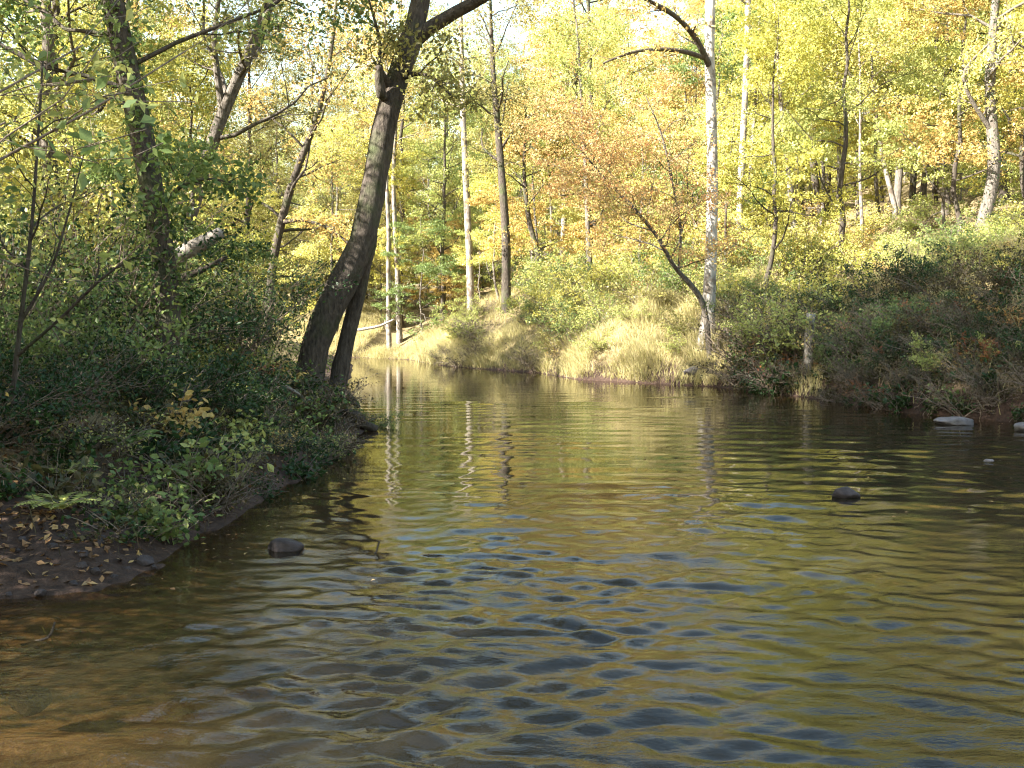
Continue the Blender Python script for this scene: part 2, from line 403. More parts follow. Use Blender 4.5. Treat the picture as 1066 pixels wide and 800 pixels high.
# ------------------------------------------------------------------ tree growing
def grow(g, path, rad, levels, sides=9, rough=.05):
    """levels: list of dicts(n,t0,t1,L,angle,up,rr,seg). Returns bark Acc and last-level paths"""
    acc = Acc()
    V, Fq = tube(path, rad, sides, rough, g); acc.add(V, Fq)
    parents = [(np.asarray(path), np.asarray(rad))]; tips = []
    for li, lv in enumerate(levels):
        nxt = []
        for (pp, pr) in parents:
            n = len(pp); az = g.uniform(0, 6.28)
            for b_ in range(lv['n']):
                t = lv['t0'] + (lv['t1'] - lv['t0']) * (b_ + g.uniform(0, 1)) / lv['n']
                fi = t * (n - 1); i0 = min(int(fi), n - 2); fr_ = fi - i0
                p0 = pp[i0] * (1 - fr_) + pp[i0 + 1] * fr_; r0 = pr[i0] * (1 - fr_) + pr[i0 + 1] * fr_
                tg = unit(pp[i0 + 1] - pp[i0])
                az += 2.4 + g.normal(0, .5)
                a = np.array([math.cos(az), math.sin(az), 0]); a = unit(a - tg * a.dot(tg))
                an = lv['angle'] + g.normal(0, .18)
                d = tg * math.cos(an) + a * math.sin(an)
                L = lv['L'] * g.uniform(.65, 1.25) * (1 - lv.get('shrink', .45) * (t - lv['t0']) / (lv['t1'] - lv['t0'] + 1e-6))
                m = lv['seg']; q = [p0]
                for s_ in range(m):
                    d = unit(d + np.array([0, 0, lv['up']]) / m + g.normal(0, lv.get('wig', .2), 3))
                    q.append(q[-1] + d * L / m)
                q = np.array(q); r1 = min(r0 * lv['rr'], lv.get('rmax', 1)); rr = np.linspace(r1, max(r1 * .25, .0025), m + 1)
                V, Fq = tube(q, rr, 5 if li == 0 else 3, 0, g); acc.add(V, Fq)
                nxt.append((q, rr))
                if lv.get('leafy'): tips.append(q)
        parents = nxt
    tips += [q for q, _ in parents]
    return acc, tips

def leaf_points(g, tips, per, sig, flat=1.0):
    C = []
    for q in tips:
        n = g.poisson(per)
        if n == 0: continue
        t = g.uniform(.1, 1.08, n) * (len(q) - 1); i0 = np.clip(t.astype(int), 0, len(q) - 2); f_ = (t - i0)[:, None]
        C.append(q[i0] * (1 - f_) + q[i0 + 1] * f_ + g.normal(0, sig, (n, 3)) * np.array([1, 1, flat]))
    return np.concatenate(C) if C else np.zeros((0, 3))

def proto_tree(seed, h, r, t0, L, n1, n2, n3, per, leaf, sig, lean=.06, up=.25, flat=.6, angle=1.15, shrink=.5, low=0):
    g = np.random.default_rng(seed)
    n = 14; z = np.linspace(0, h, n)
    bend = np.cumsum(g.normal(0, lean * h / n, (n, 2)), 0); bend -= bend[0]
    path = np.column_stack([bend, z - .25]); rad = r * (1 - .86 * (z / h) ** 1.1); rad[0] *= 1.35
    lv = [dict(n=n1, t0=t0, t1=.98, L=L, angle=angle, up=up, rr=.42, seg=6, shrink=shrink),
          dict(n=n2, t0=.2, t1=1, L=L * .42, angle=.85, up=.05, rr=.55, seg=4),
          dict(n=n3, t0=.2, t1=1, L=L * .2, angle=.9, up=-.05, rr=.6, seg=3)]
    acc, tips = grow(g, path, rad, lv)
    C = leaf_points(g, tips, per, sig, flat)
    if low:                                            # vine leaves up the trunk
        t = g.uniform(0, .55, low); zz = t * h
        bx = np.interp(zz, z, path[:, 0]); by = np.interp(zz, z, path[:, 1]); a = g.uniform(0, 6.28, low)
        rr = np.interp(zz, z, rad) + np.abs(g.normal(0, .18, low))
        C = np.concatenate([C, np.column_stack([bx + rr * np.cos(a), by + rr * np.sin(a), zz])])
    V, Fq = leaves(C, leaf, g, up=.45)
    return acc, V, Fq

def make_proto(name, bark, crown, *a, **kw):
    acc, V, Fq = proto_tree(*a, **kw)
    root = empty(name, (0, 0, -200))
    obj('trunk', acc.build('trunk', M[bark], True), root)
    obj('crown', mesh('crown', V, Fq, M[crown]), root)
    return root

PROT = {
    'tall': [make_proto('broadleaf_tree', 'bark_grey', 'yellow', 101, 17, .19, .2, 4.8, 20, 6, 3, 64, .115, .17),
             make_proto('broadleaf_tree', 'bark_grey', 'yellow', 102, 19, .22, .25, 5.4, 20, 6, 3, 62, .12, .18, lean=.09),
             make_proto('broadleaf_tree', 'bark_grey', 'yellow', 103, 16, .15, .2, 3.9, 20, 6, 3, 58, .11, .16, lean=.12)],
    'high': [make_proto('broadleaf_tree', 'bark_grey', 'yellow', 105, 17, .17, .5, 4.6, 18, 6, 3, 74, .12, .19),
             make_proto('broadleaf_tree', 'bark_grey', 'yellow', 106, 18, .15, .46, 4.2, 18, 6, 3, 74, .12, .19, lean=.1)],
    'mid': [make_proto('understorey_tree', 'bark_grey', 'yellow', 111, 8, .085, .12, 3.1, 15, 6, 3, 50, .095, .10, up=.05, flat=.4, angle=1.3),
            make_proto('understorey_tree', 'bark_grey', 'yellow', 112, 6.5, .06, .1, 2.6, 14, 6, 3, 48, .09, .10, lean=.12, up=.0, flat=.35, angle=1.35),
            make_proto('understorey_tree', 'bark_grey', 'yellow', 113, 9.5, .09, .16, 2.9, 16, 6, 3, 46, .095, .11, lean=.1, up=.15)],
}

def proto_shrub(seed, h, n0, spread, per, leaf, sig, bare=False):
    g = np.random.default_rng(seed); acc = Acc(); tips = []
    for i in range(n0):
        a = g.uniform(0, 6.28); q = [np.array([g.normal(0, .12), g.normal(0, .12), -.1])]
        d = unit(np.array([math.cos(a) * spread, math.sin(a) * spread, 1.0])); L = h * g.uniform(.6, 1.15)
        for s_ in range(6):
            d = unit(d + g.normal(0, .13, 3) + np.array([math.cos(a), math.sin(a), -.25]) * .10); q.append(q[-1] + d * L / 6)
        path, rad = resample(q, np.linspace(.018, .004, 7), 8)
        A2, tp = grow(g, path, rad, [dict(n=6, t0=.2, t1=1, L=h * .36, angle=.8, up=.2, rr=.6, seg=3), dict(n=3, t0=.2, t1=1, L=h * .17, angle=.8, up=0, rr=.6, seg=2)], sides=4, rough=0)
        acc.add(np.concatenate(A2.V), A2.F); tips += tp
    C = leaf_points(g, tips, per, sig, .8)
    C = C[C[:, 2] > .0]
    V, Fq = leaves(C, leaf, g, up=.5)
    return acc, V, Fq
def make_shrub(name, bark, crown, *a, **kw):
    acc, V, Fq = proto_shrub(*a, **kw)
    root = empty(name, (0, 0, -200))
    obj('stems', acc.build('stems', M[bark], True), root).name = 'stem'
    obj('foliage', mesh('foliage', V, Fq, M[crown]), root)
    return root
PROT['shrub'] = [make_shrub('leafy_shrub', 'twig', 'green', 121, 1.5, 11, .55, 11, .07, .06),
                 make_shrub('leafy_shrub', 'twig', 'green', 122, 1.2, 12, .9, 11, .065, .05),
                 make_shrub('leafy_shrub', 'twig', 'green', 123, 1.8, 10, .45, 12, .075, .07)]
PROT['brush'] = [make_shrub('twiggy_shrub', 'twig', 'olive', 131, 1.3, 16, .8, 2.2, .055, .04),
                 make_shrub('twiggy_shrub', 'twig', 'olive', 132, 1.0, 18, 1.1, 1.6, .055, .04)]

PROT['tallshrub'] = [make_shrub('tall_shrub', 'twig', 'green', 161, 2.6, 16, .4, 13, .07, .09),
                     make_shrub('tall_shrub', 'twig', 'green', 162, 3.2, 18, .35, 13, .065, .10)]
used = set()
def place(kind, i, loc, rz, sc, crown, bark=None, name=None):
    o = PROT[kind][i % len(PROT[kind])]
    if id(o) in used or True: o = copy_tree(o)
    o.location = loc; o.rotation_euler = (0, 0, rz); o.scale = (sc,) * 3
    for ch in o.children:
        n = ch.name.split('.')[0]
        set_mat(ch, M[crown] if n in ('crown', 'foliage') else (M[bark] if bark else ch.material_slots[0].material))
    return o

# ------------------------------------------------------------------ single trees of the photograph
def one_tree(name, label, cat, seed, pts, width, d0, bark, crown, levels, per, leaf, sig, limbs=(), extra=(), group=None, flat=.7, shape='quad', ivy=0, ivymat='deep', limbbark=None, sides=12, npath=26):
    """pts: (px, py, d); width: trunk widths in pixels at those points; limbs: ([pts],[widths], crown levels)"""
    g = np.random.default_rng(seed)
    base = P(*pts[0]); base[2] = min(base[2], hz(base[0], base[1]) + .05)
    raw = np.array([P(*p) for p in pts]); raw[0] = base - np.array([0, 0, .3])
    rad = np.array([w_ * .5 * p[2] / F_PX for w_, p in zip(width, pts)])
    path, rr = resample(raw, rad, npath)
    rr[0] *= 1.25; rr[1] *= 1.08
    root = empty(name, base)
    tag(root, label, cat, group)
    acc, tips = grow(g, path, rr, levels, sides, .05)
    o = obj('trunk', acc.build('trunk', M[bark], True), root); shift(o, base)
    for (lp, lw, llv) in limbs:
        q = np.array([P(*p) for p in lp]); lr = np.array([w_ * .5 * p[2] / F_PX for w_, p in zip(lw, lp)])
        q, lr = resample(q, lr, 14)
        a2, t2 = grow(g, q, lr, llv, 7, .05)
        o = obj('limb', a2.build('limb', M[limbbark or bark], True), root); shift(o, base); tips += t2 if llv else []
    C = leaf_points(g, tips, per, sig, flat)
    if len(C):
        V, Fq = leaves(C, leaf, g, up=.4, shape=shape)
        o = obj('crown', mesh('crown', V, Fq, M[crown]), root); shift(o, base)
    if ivy:
        t = g.uniform(.02, .8, ivy) * (npath - 1); i0 = t.astype(int); f_ = (t - i0)[:, None]
        c = path[i0] * (1 - f_) + path[i0 + 1] * f_; a = g.uniform(0, 6.28, ivy); ra = rr[i0] * (.9 + 0 * t) + np.abs(g.normal(0, .07 + .16 * np.clip(np.sin(t * 1.3 + seed), 0, 1), ivy))
        c = c + np.column_stack([np.cos(a) * ra, np.sin(a) * ra, np.zeros(ivy)])
        V, Fq = leaves(c, .075, g, up=.1, shape=shape)
        o = obj('ivy', mesh('ivy', V, Fq, M[ivymat]), root); shift(o, base)
    return root, path, rr

def shift(o, base):
    me = o.data; n = len(me.vertices); a = np.empty(n * 3, np.float32); me.vertices.foreach_get('co', a)
    a = a.reshape(-1, 3) - np.asarray(base, np.float32); me.vertices.foreach_set('co', a.ravel()); me.update()

BR = lambda n, t0, L, up=.25, angle=1.1, n2=5, n3=4, shrink=.4, t1=.99, rmax=.12: [
    dict(n=n, t0=t0, t1=t1, L=L, angle=angle, up=up, rr=.42, seg=6, shrink=shrink, rmax=rmax),
    dict(n=n2, t0=.2, t1=1, L=L * .42, angle=.85, up=.05, rr=.55, seg=4),
    dict(n=n3, t0=.2, t1=1, L=L * .2, angle=.9, up=-.1, rr=.6, seg=3)]
TW = [dict(n=6, t0=.15, t1=1, L=.9, angle=.9, up=.2, rr=.45, seg=4), dict(n=4, t0=.2, t1=1, L=.4, angle=.9, up=0, rr=.5, seg=3)]

one_tree('leaning_tree', 'big dark leaning tree with two stems at the tip of the left bank', 'tree', 201,
         [(316, 410, 16.5), (321, 392, 16.5), (328, 360, 16.5), (338, 328, 16.5), (355, 298, 16.5), (374, 266, 16.5), (385, 222, 16.55), (392, 172, 16.6), (400, 130, 16.7), (410, 92, 16.8), (426, 50, 16.9), (438, 10, 17), (444, -60, 17), (447, -140, 17.1), (440, -230, 17.2), (446, -470, 17.2)],
         [34, 29, 29, 30, 30, 28, 26, 25, 24, 23, 23, 19, 18, 16, 14, 4], 16.5, 'bark_dark', 'olive', BR(20, .55, 5.0, n2=6, rmax=.05), 48, .085, .17,
         limbs=[([(318, 396, 16.4), (303, 408, 16.2), (288, 424, 16.0)], [16, 12, 5], []), ([(322, 398, 16.3), (334, 412, 16.0), (338, 426, 15.8)], [14, 11, 5], []), ([(350, 402, 16.8), (364, 414, 16.6), (374, 424, 16.5)], [13, 9, 4], []),
                ([(424, 48, 16.9), (445, 30, 16.8), (470, 14, 16.7), (500, 0, 16.6), (540, -25, 16.4), (600, -60, 16.2)], [17, 15, 13, 12, 9, 4], [dict(n=7, t0=.55, t1=1, L=2.2, angle=.9, up=.4, rr=.5, seg=5), dict(n=5, t0=.2, t1=1, L=.9, angle=.9, up=-.1, rr=.5, seg=3)]),
                ([(348, 414, 16.9), (353, 398, 16.9), (358, 365, 16.9), (367, 330, 16.9), (378, 284, 16.8), (386, 245, 16.65), (391, 205, 16.6)], [24, 19, 17, 16, 15, 15, 12], []),
                ([(409, 95, 16.75), (399, 82, 16.6), (393, 74, 16.5), (397, 50, 16.5), (390, 20, 16.4), (381, -10, 16.4)], [9, 10, 7, 4, 3, 2], TW),
                ([(404, 105, 16.7), (396, 98, 16.5), (394, 70, 16.4)], [11, 11, 9], []),
                ([(412, 85, 16.8), (432, 76, 16.6), (450, 80, 16.4), (470, 100, 16.2)], [7, 5, 4, 2], TW)], sides=16, npath=40)
one_tree('ivy_tree', 'dark tree with ivy on its trunk, rising from the left undergrowth', 'tree', 202,
         [(180, 352, 12.6), (174, 300, 12.6), (167, 245, 12.6), (158, 190, 12.6), (146, 130, 12.6), (130, 65, 12.6), (116, 0, 12.6), (106, -60, 12.6), (100, -160, 12.7), (110, -300, 12.8), (118, -460, 13), (122, -760, 13)],
         [26, 25, 24, 24, 24, 23, 22, 19, 16, 13, 10, 3], 12.6, 'bark_dark', 'green', BR(22, .26, 3.9, n2=6, rmax=.032), 34, .08, .15,
         limbs=[([(163, 222, 12.6), (185, 195, 12.4), (215, 185, 12.2), (240, 190, 12.1)], [6, 4, 3, 2], TW)], ivy=4200, ivymat='green', shape='leaf')
one_tree('forked_tree', 'pale barked tree slanting right behind the ivy clad trunk', 'tree', 203,
         [(168, 348, 19), (180, 290, 19), (196, 235, 19), (214, 170, 19), (232, 115, 19), (252, 72, 19), (272, 30, 19), (288, -15, 19), (310, -90, 19), (330, -200, 19)],
         [15, 14, 13, 13, 13, 12, 11, 9, 7, 3], 19, 'bark_grey', 'olive', BR(13, .42, 3.4, n2=5), 20, .085, .18,
         limbs=[([(232, 115, 19), (226, 80, 18.9), (222, 40, 18.8), (228, 0, 18.7), (236, -50, 18.6)], [8, 7, 6, 4, 2], TW)])
one_tree('slanting_tree', 'thin dark tree slanting right beyond the green vine shrub', 'tree', 204,
         [(276, 318, 31), (283, 275, 31), (292, 235, 31), (302, 195, 31), (318, 155, 31), (334, 110, 31), (346, 50, 31), (352, -20, 31)],
         [10, 9, 9, 8, 7, 6, 4, 2], 31, 'bark_dark', 'gold', BR(12, .3, 3.6), 22, .11, .2,
         limbs=[([(293, 232, 31), (315, 228, 30.6), (345, 238, 30.2), (372, 262, 30)], [5, 4, 3, 2], TW)])
one_tree('white_tree', 'tall white barked tree on the right bank with dark limbs up high', 'tree', 205,
         [(735, 356, 29.6), (738, 320, 29.6), (741, 250, 29.6), (742, 170, 29.6), (740, 100, 29.6), (738, 50, 29.6), (740, -10, 29.6), (744, -90, 29.6), (740, -200, 29.6)],
         [18, 13.5, 12, 11.5, 11, 10.5, 9.5, 8, 3], 29.6, 'bark_white', 'gold', BR(10, .66, 3.6), 14, .11, .22,
         limbs=[([(738, 68, 29.5), (726, 42, 29.1), (710, 22, 28.7), (690, 8, 28.3), (665, -4, 28)], [7, 6, 5, 5, 3], TW),
                ([(737, 62, 29.5), (715, 54, 29), (690, 51, 28.6), (660, 53, 28.2), (628, 66, 28)], [5, 5, 4, 3, 2], TW)], sides=14, limbbark='bark_dark')
one_tree('orange_tree', 'slender leaning tree with orange leaves beside the white trunk', 'tree', 206,
         [(741, 338, 28.9), (733, 314, 28.8), (718, 294, 28.6), (700, 278, 28.3), (688, 250, 28), (668, 226, 27.8), (645, 202, 27.6), (622, 178, 27.4), (600, 150, 27.3)],
         [6.5, 6, 5.5, 4.6, 4.2, 3.8, 3, 2.2, 1.5], 28.9, 'bark_grey', 'orange', BR(20, .42, 2.9, up=.4, n2=6), 34, .08, .13,
         limbs=[([(706, 284, 28.4), (710, 240, 28.2), (700, 190, 28), (690, 140, 27.8), (672, 100, 27.6)], [3, 3, 2.4, 2, 1], [dict(n=14, t0=.25, t1=1, L=1.8, angle=.9, up=.3, rr=.5, seg=5), dict(n=6, t0=.2, t1=1, L=.8, angle=.9, up=0, rr=.5, seg=3)])])
one_tree('pale_slim_tree', 'slim pale tree just behind and right of the white trunk', 'tree', 207,
         [(768, 268, 37), (770, 210, 37), (774, 140, 37), (777, 70, 37), (779, 0, 37), (780, -80, 37), (784, -180, 37)], [8, 7, 7, 6, 6, 5, 2], 37, 'bark_white', 'yellow', BR(10, .6, 3), 16, .11, .2)
one_tree('dark_slender_tree', 'dark slender tree at the shaded waterside in the middle distance', 'tree', 208,
         [(526, 368, 45), (527, 310, 45), (527, 250, 45), (523, 190, 45), (518, 130, 45), (512, 60, 45), (510, -20, 45)], [11, 10, 9, 8, 7, 5, 2], 45, 'bark_dark', 'olive', BR(13, .5, 3.6), 20, .13, .24)
for sd, nm, lab, pts, wd, bk, cr, t0, per in [
    (211, 'pale_tree', 'pale trunk left of the dark slender tree, above the sunlit grass', [(491, 306, 56), (488, 250, 56), (485, 190, 56), (482, 120, 56), (480, 30, 56), (478, -60, 56)], [11, 10, 9, 8, 6, 2], 'bark_pale', 'lime', .55, 22),
    (212, 'curved_tree', 'short dark curving trunk right of the dark slender tree', [(571, 312, 47), (566, 285, 47), (558, 258, 47), (550, 228, 47), (545, 180, 47), (548, 110, 47)], [10, 9, 8, 7, 5, 2], 'bark_dark', 'olive', .5, 22),
    (213, 'thin_pale_tree', 'left one of two thin pale trunks by the bend', [(405, 336, 62), (404, 290, 62), (405, 240, 62), (402, 190, 62), (404, 110, 62), (400, 0, 62)], [7, 6, 6, 5, 4, 2], 'bark_pale', 'yellow', .55, 24),
    (214, 'thin_pale_tree', 'right one of two thin pale trunks by the bend', [(416, 334, 63), (414, 285, 63), (411, 235, 63), (409, 190, 63), (413, 110, 63), (418, 0, 63)], [8, 7, 6, 6, 4, 2], 'bark_pale', 'gold', .55, 24),
    (215, 'grey_tree', 'grey trunk standing where the shade meets the bright straw bank', [(616, 320, 43), (614, 280, 43), (612, 240, 43), (610, 190, 43), (606, 110, 43), (600, 20, 43)], [9, 8, 7, 6, 5, 2], 'bark_grey', 'lime', .5, 22),
    (216, 'grey_tree', 'pale grey trunk among red leaves behind the middle of the bank', [(586, 285, 58), (587, 240, 58), (588, 190, 58), (589, 120, 58), (592, 20, 58)], [10, 9, 8, 6, 2], 'bark_pale', 'gold', .55, 24),
    (217, 'twin_trunk_tree', 'tree with grey crooked trunk left of the upright stump, up slope', [(832, 268, 39), (826, 235, 39), (823, 200, 39), (818, 160, 39), (812, 100, 39), (806, 0, 39)], [10, 9, 8, 7, 5, 2], 'bark_pale', 'yellow', .5, 24),
    (218, 'slim_tree', 'slim grey trunk between the white tree and the crooked trunk', [(790, 264, 41), (785, 225, 41), (781, 180, 41), (786, 110, 41), (790, 20, 41)], [7, 7, 6, 5, 2], 'bark_pale', 'yellow', .5, 24),
    (219, 'dark_trunk_tree', 'thick dark trunk up slope above the upright stump', [(856, 238, 48), (851, 205, 48), (846, 170, 48), (846, 110, 48), (848, 20, 48)], [11, 10, 9, 7, 3], 'bark_dark', 'yellow', .5, 24),
    (220, 'slim_tree', 'slim pale trunk above the left end of the shaded slope', [(881, 250, 42), (877, 215, 42), (873, 185, 42), (874, 130, 42), (870, 40, 42)], [7, 6, 6, 5, 2], 'bark_pale', 'lime', .5, 22),
    (221, 'slim_tree', 'very thin straight pale trunk above the shaded slope', [(899, 268, 38), (897, 225, 38), (895, 180, 38), (896, 100, 38), (893, 10, 38)], [5, 5, 4, 3, 2], 'bark_pale', 'yellow', .5, 20),
    (222, 'slim_tree', 'thin grey trunk right of the straight thin one', [(917, 246, 44), (914, 215, 44), (911, 185, 44), (912, 120, 44), (915, 30, 44)], [6, 6, 5, 4, 2], 'bark_grey', 'gold', .5, 22),
    (223, 'bent_tree', 'pale trunk bending left above the middle of the shaded slope', [(938, 252, 39), (934, 225, 39), (928, 200, 39), (920, 172, 39), (910, 110, 39), (905, 20, 39)], [8, 8, 7, 6, 4, 2], 'bark_pale', 'yellow', .5, 24),
    (224, 'dark_trunk_tree', 'dark straight trunk in front of the rusty slope', [(949, 240, 47), (950, 195, 47), (953, 150, 47), (953, 90, 47), (950, 10, 47)], [10, 9, 8, 7, 3], 'bark_dark', 'lime', .5, 22),
]:
    one_tree(nm, lab, 'tree', sd, pts, [w_ * .74 for w_ in wd], 0, bk, cr, BR(12, t0, 3.4), per, .12, .22, group='trees on the wooded right bank')
one_tree('crooked_tree', 'crooked white trunk wrapped in ivy at the far right', 'tree', 230,
         [(1014, 262, 30), (1022, 232, 30), (1033, 200, 30), (1037, 165, 30), (1031, 120, 30), (1030, 70, 30), (1036, 10, 30), (1042, -80, 30), (1040, -180, 30)],
         [15, 14, 13, 12, 11, 10, 8, 6, 3], 30, 'bark_grey', 'yellow', BR(12, .4, 3.6), 22, .11, .2,
         limbs=[([(1034, 140, 30), (1008, 100, 29.7), (1000, 75, 29.5), (1030, 45, 29.3)], [5, 4, 3, 2], TW)], ivy=1300)

# ------------------------------------------------------------------ the wood behind
ORD = ['first', 'second', 'third', 'fourth', 'fifth', 'sixth', 'seventh', 'eighth', 'ninth', 'tenth', 'eleventh', 'twelfth', 'thirteenth', 'fourteenth', 'fifteenth', 'sixteenth', 'seventeenth', 'eighteenth', 'nineteenth', 'twentieth', '21st', '22nd', '23rd', '24th', '25th', '26th', '27th', '28th', '29th', '30th']
WORD = dict(yellow='yellow', gold='golden', orange='orange', lime='yellow-green', green='green', deep='dark green', olive='olive-brown', dull='shade-dulled brown', russet='russet', drygrass='straw')
pending = []
def zone(o):
    p = o.location; x = PX(p)
    if p.y < 3: return 'left of the camera'
    P1, P2 = np.array([p.x]), np.array([p.y])
    if p.x < -1.8 and pdist(P1, P2, LEFT)[0] < pdist(P1, P2, RIGHT)[0] and p.y < 56:
        if p.y < 7.6: a = 'above the mud shore'
        elif p.y < 9.5: a = 'on the near left bank'
        elif p.y < 12.4: a = 'before the ivy tree'
        elif p.y < 17: a = 'beside the ivy tree'
        elif p.y < 26: a = 'behind the ivy tree'
        else: a = 'far along the left bank'
        e = pdist(P1, P2, LEFT)[0]
        return a + (' at the waterside' if e < .9 and p.y < 17 else ', back from the water' if e > 2.6 and p.y < 17 else '')
    e = pdist(P1, P2, RIGHT)[0]
    row = 'low by the water' if e < 1.3 else 'on the bank' if e < 4 else 'at the bank top' if e < 9 else 'in the wood' if e < 22 else 'deep in the wood' if e < 40 else 'far off'
    for lim, t in ((250, 'left of the slanting tree'), (395, 'behind the leaning tree'), (460, 'at the bend'), (555, 'behind the dark slender tree'),
                   (640, 'left of the orange tree'), (690, 'behind the orange tree'), (740, 'left of the white tree'), (790, 'right of the white tree'), (850, 'near the upright snag'),
                   (920, 'at the shade edge'), (985, 'near the flat rock'), (1045, 'near the crooked ivy tree')):
        if x < lim: return row + ' ' + t
    return row + ' past the right edge'
def later(o, what, col, cat, group): pending.append((o, what, col, cat, group))
def flush():
    G = {}
    for rec in pending:
        o, what, col, cat, group = rec
        G.setdefault((what, col, zone(o)), []).append(rec)
    for (what, col, zn), L in G.items():
        L.sort(key=lambda r_: PX(r_[0].location))
        for i, (o, _, _, cat, group) in enumerate(L):
            if len(L) == 1: lab = f'{WORD[col]} {what} {zn}'
            else:
                pos = 'leftmost' if i == 0 else 'rightmost' if i == len(L) - 1 else f'{ORD[min(i, 29)]} from left'
                lab = f'{WORD[col]} {what} {zn}, {pos}'
            tag(o, lab, cat, group)

g = np.random.default_rng(77)
def forest(n, kind, x0, x1, y0, y1, cols, smin, smax, sep, what, grp, test=None, barks=('bark_grey', 'bark_dark', 'bark_dark')):
    pts = []; tries = 0
    while len(pts) < n and tries < n * 60:
        tries += 1
        x, y = g.uniform(x0, x1), g.uniform(y0, y1)
        px = 533 + 1050 * x / y
        if px < -140 or px > 1200: continue
        s = min(pdist(np.array([x]), np.array([y]), LEFT)[0], pdist(np.array([x]), np.array([y]), RIGHT)[0])
        if inside(np.array([x]), np.array([y]))[0]: continue
        if test and not test(x, y, px, s): continue
        if any((x - a) ** 2 + (y - b) ** 2 < sep ** 2 for a, b in pts): continue
        pts.append((x, y))
        c = cols(px, y, g) if callable(cols) else g.choice(cols)
        kd = 'high' if kind == 'tall' and 765 < px < 970 and y < 60 else kind
        o = place(kd, int(g.integers(0, 9)), (x, y, hz(x, y)), g.uniform(0, 6.28), g.uniform(smin, smax), str(c), str(g.choice(barks)))
        later(o, what, str(c), 'tree', grp)

def tint(px, y, g):
    if px < 430: return g.choice(['olive', 'gold', 'yellow', 'lime'], p=[.32, .16, .22, .3])
    if px < 560: return g.choice(['lime', 'yellow', 'gold', 'olive', 'green'], p=[.32, .22, .12, .16, .18])
    if px < 740: return g.choice(['gold', 'orange', 'yellow', 'lime'], p=[.27, .06, .37, .3])
    return g.choice(['yellow', 'lime', 'gold', 'green', 'olive'], p=[.46, .2, .12, .13, .09])
# far side: right bank hill and across the bend
farside = lambda x, y, px, s: s > 5 and not (x < 1 and y < 63) and px > 130
forest(74, 'tall', -45, 44, 30, 100, tint, .8, 1.15, 3.0, 'tall tree', 'tall trees of the wood', farside)
forest(24, 'tall', -60, 60, 90, 150, tint, 1.0, 1.3, 5, 'tall tree', 'tall trees of the wood', farside)
forest(130, 'mid', -32, 34, 27, 85, tint, .75, 1.3, 1.9, 'small tree', 'small trees of the wood', lambda x, y, px, s: s > 3.6 and not (x < -2 and y < 62) and px > 200 and not (770 < px < 965 and y < 50 and (x * 7.3) % 1 < .7), barks=('bark_grey', 'bark_dark'))
forest(34, 'mid', -34, -2, 62, 90, tint, .9, 1.4, 2.0, 'small tree', 'small trees of the wood', lambda x, y, px, s: s > 3.0 and px > 120, barks=('bark_grey', 'bark_dark'))
# left bank, behind the ivy tree
leftland = lambda x, y, px, s: s > 2.6 and x < -3 and pdist(np.array([x]), np.array([y]), LEFT)[0] < pdist(np.array([x]), np.array([y]), RIGHT)[0]
ltint = lambda px, y, g: g.choice(['olive', 'lime', 'green', 'gold', 'yellow'], p=[.17, .38, .22, .06, .17])
forest(5, 'tall', -16, -7.5, 17, 24, ltint, .6, .8, 3, 'tall tree', 'tall trees of the left bank', leftland)
forest(11, 'mid', -14, -4.2, 14, 23, ltint, .5, .8, 1.9, 'small tree', 'small trees of the left bank', leftland)
forest(7, 'tall', -24, -13, 28, 40, ltint, .7, .9, 3, 'tall tree', 'tall trees of the left bank', lambda x, y, px, s: leftland(x, y, px, s) and y > 29 + 0)
# trees added on the left, mostly unseen, to lay shade on water and banks
for kd, x, y, i, s_, c in (('high', -7.6, 11.8, 1, 1.0, 'lime'), ('high', -10, 13.4, 1, .95, 'green'), ('high', -9.2, 16.5, 0, .95, 'olive'),
                           ('tall', -9.7, 7.2, 0, .78, 'olive'), ('tall', -10.8, 4.8, 1, .85, 'green'), ('tall', -14.5, 4, 2, 1, 'gold'), ('tall', -9.5, -4, 2, .8, 'gold'),
                           ('tall', -9.4, 6.4, 1, .85, 'green'), ('tall', -12.6, 6.2, 0, .9, 'lime'), ('tall', -14.5, 5.6, 1, .95, 'olive'), ('tall', -8.4, 9.2, 0, .62, 'lime'),
                           ('high', -8.6, -.7, 0, .76, 'green'), ('high', -9.3, -3, 1, .8, 'olive'), ('high', -13.4, -3.6, 0, .9, 'lime'), ('high', -13.5, -5, 1, 1, 'green'), ('high', -16, 2, 0, 1, 'olive'), ('tall', -8.5, 4.7, 2, .72, 'green'), ('high', -7.2, -5.5, 1, .8, 'lime'),
                           ('tall', -9.2, 36, 0, .75, 'olive'), ('tall', -11.6, 32.5, 1, .72, 'gold')):
    o = place(kd, i, (x, y, hz(x, y)), x * 3.1, s_, c, 'bark_dark'); later(o, 'tall tree', c, 'tree', 'tall trees of the left bank')

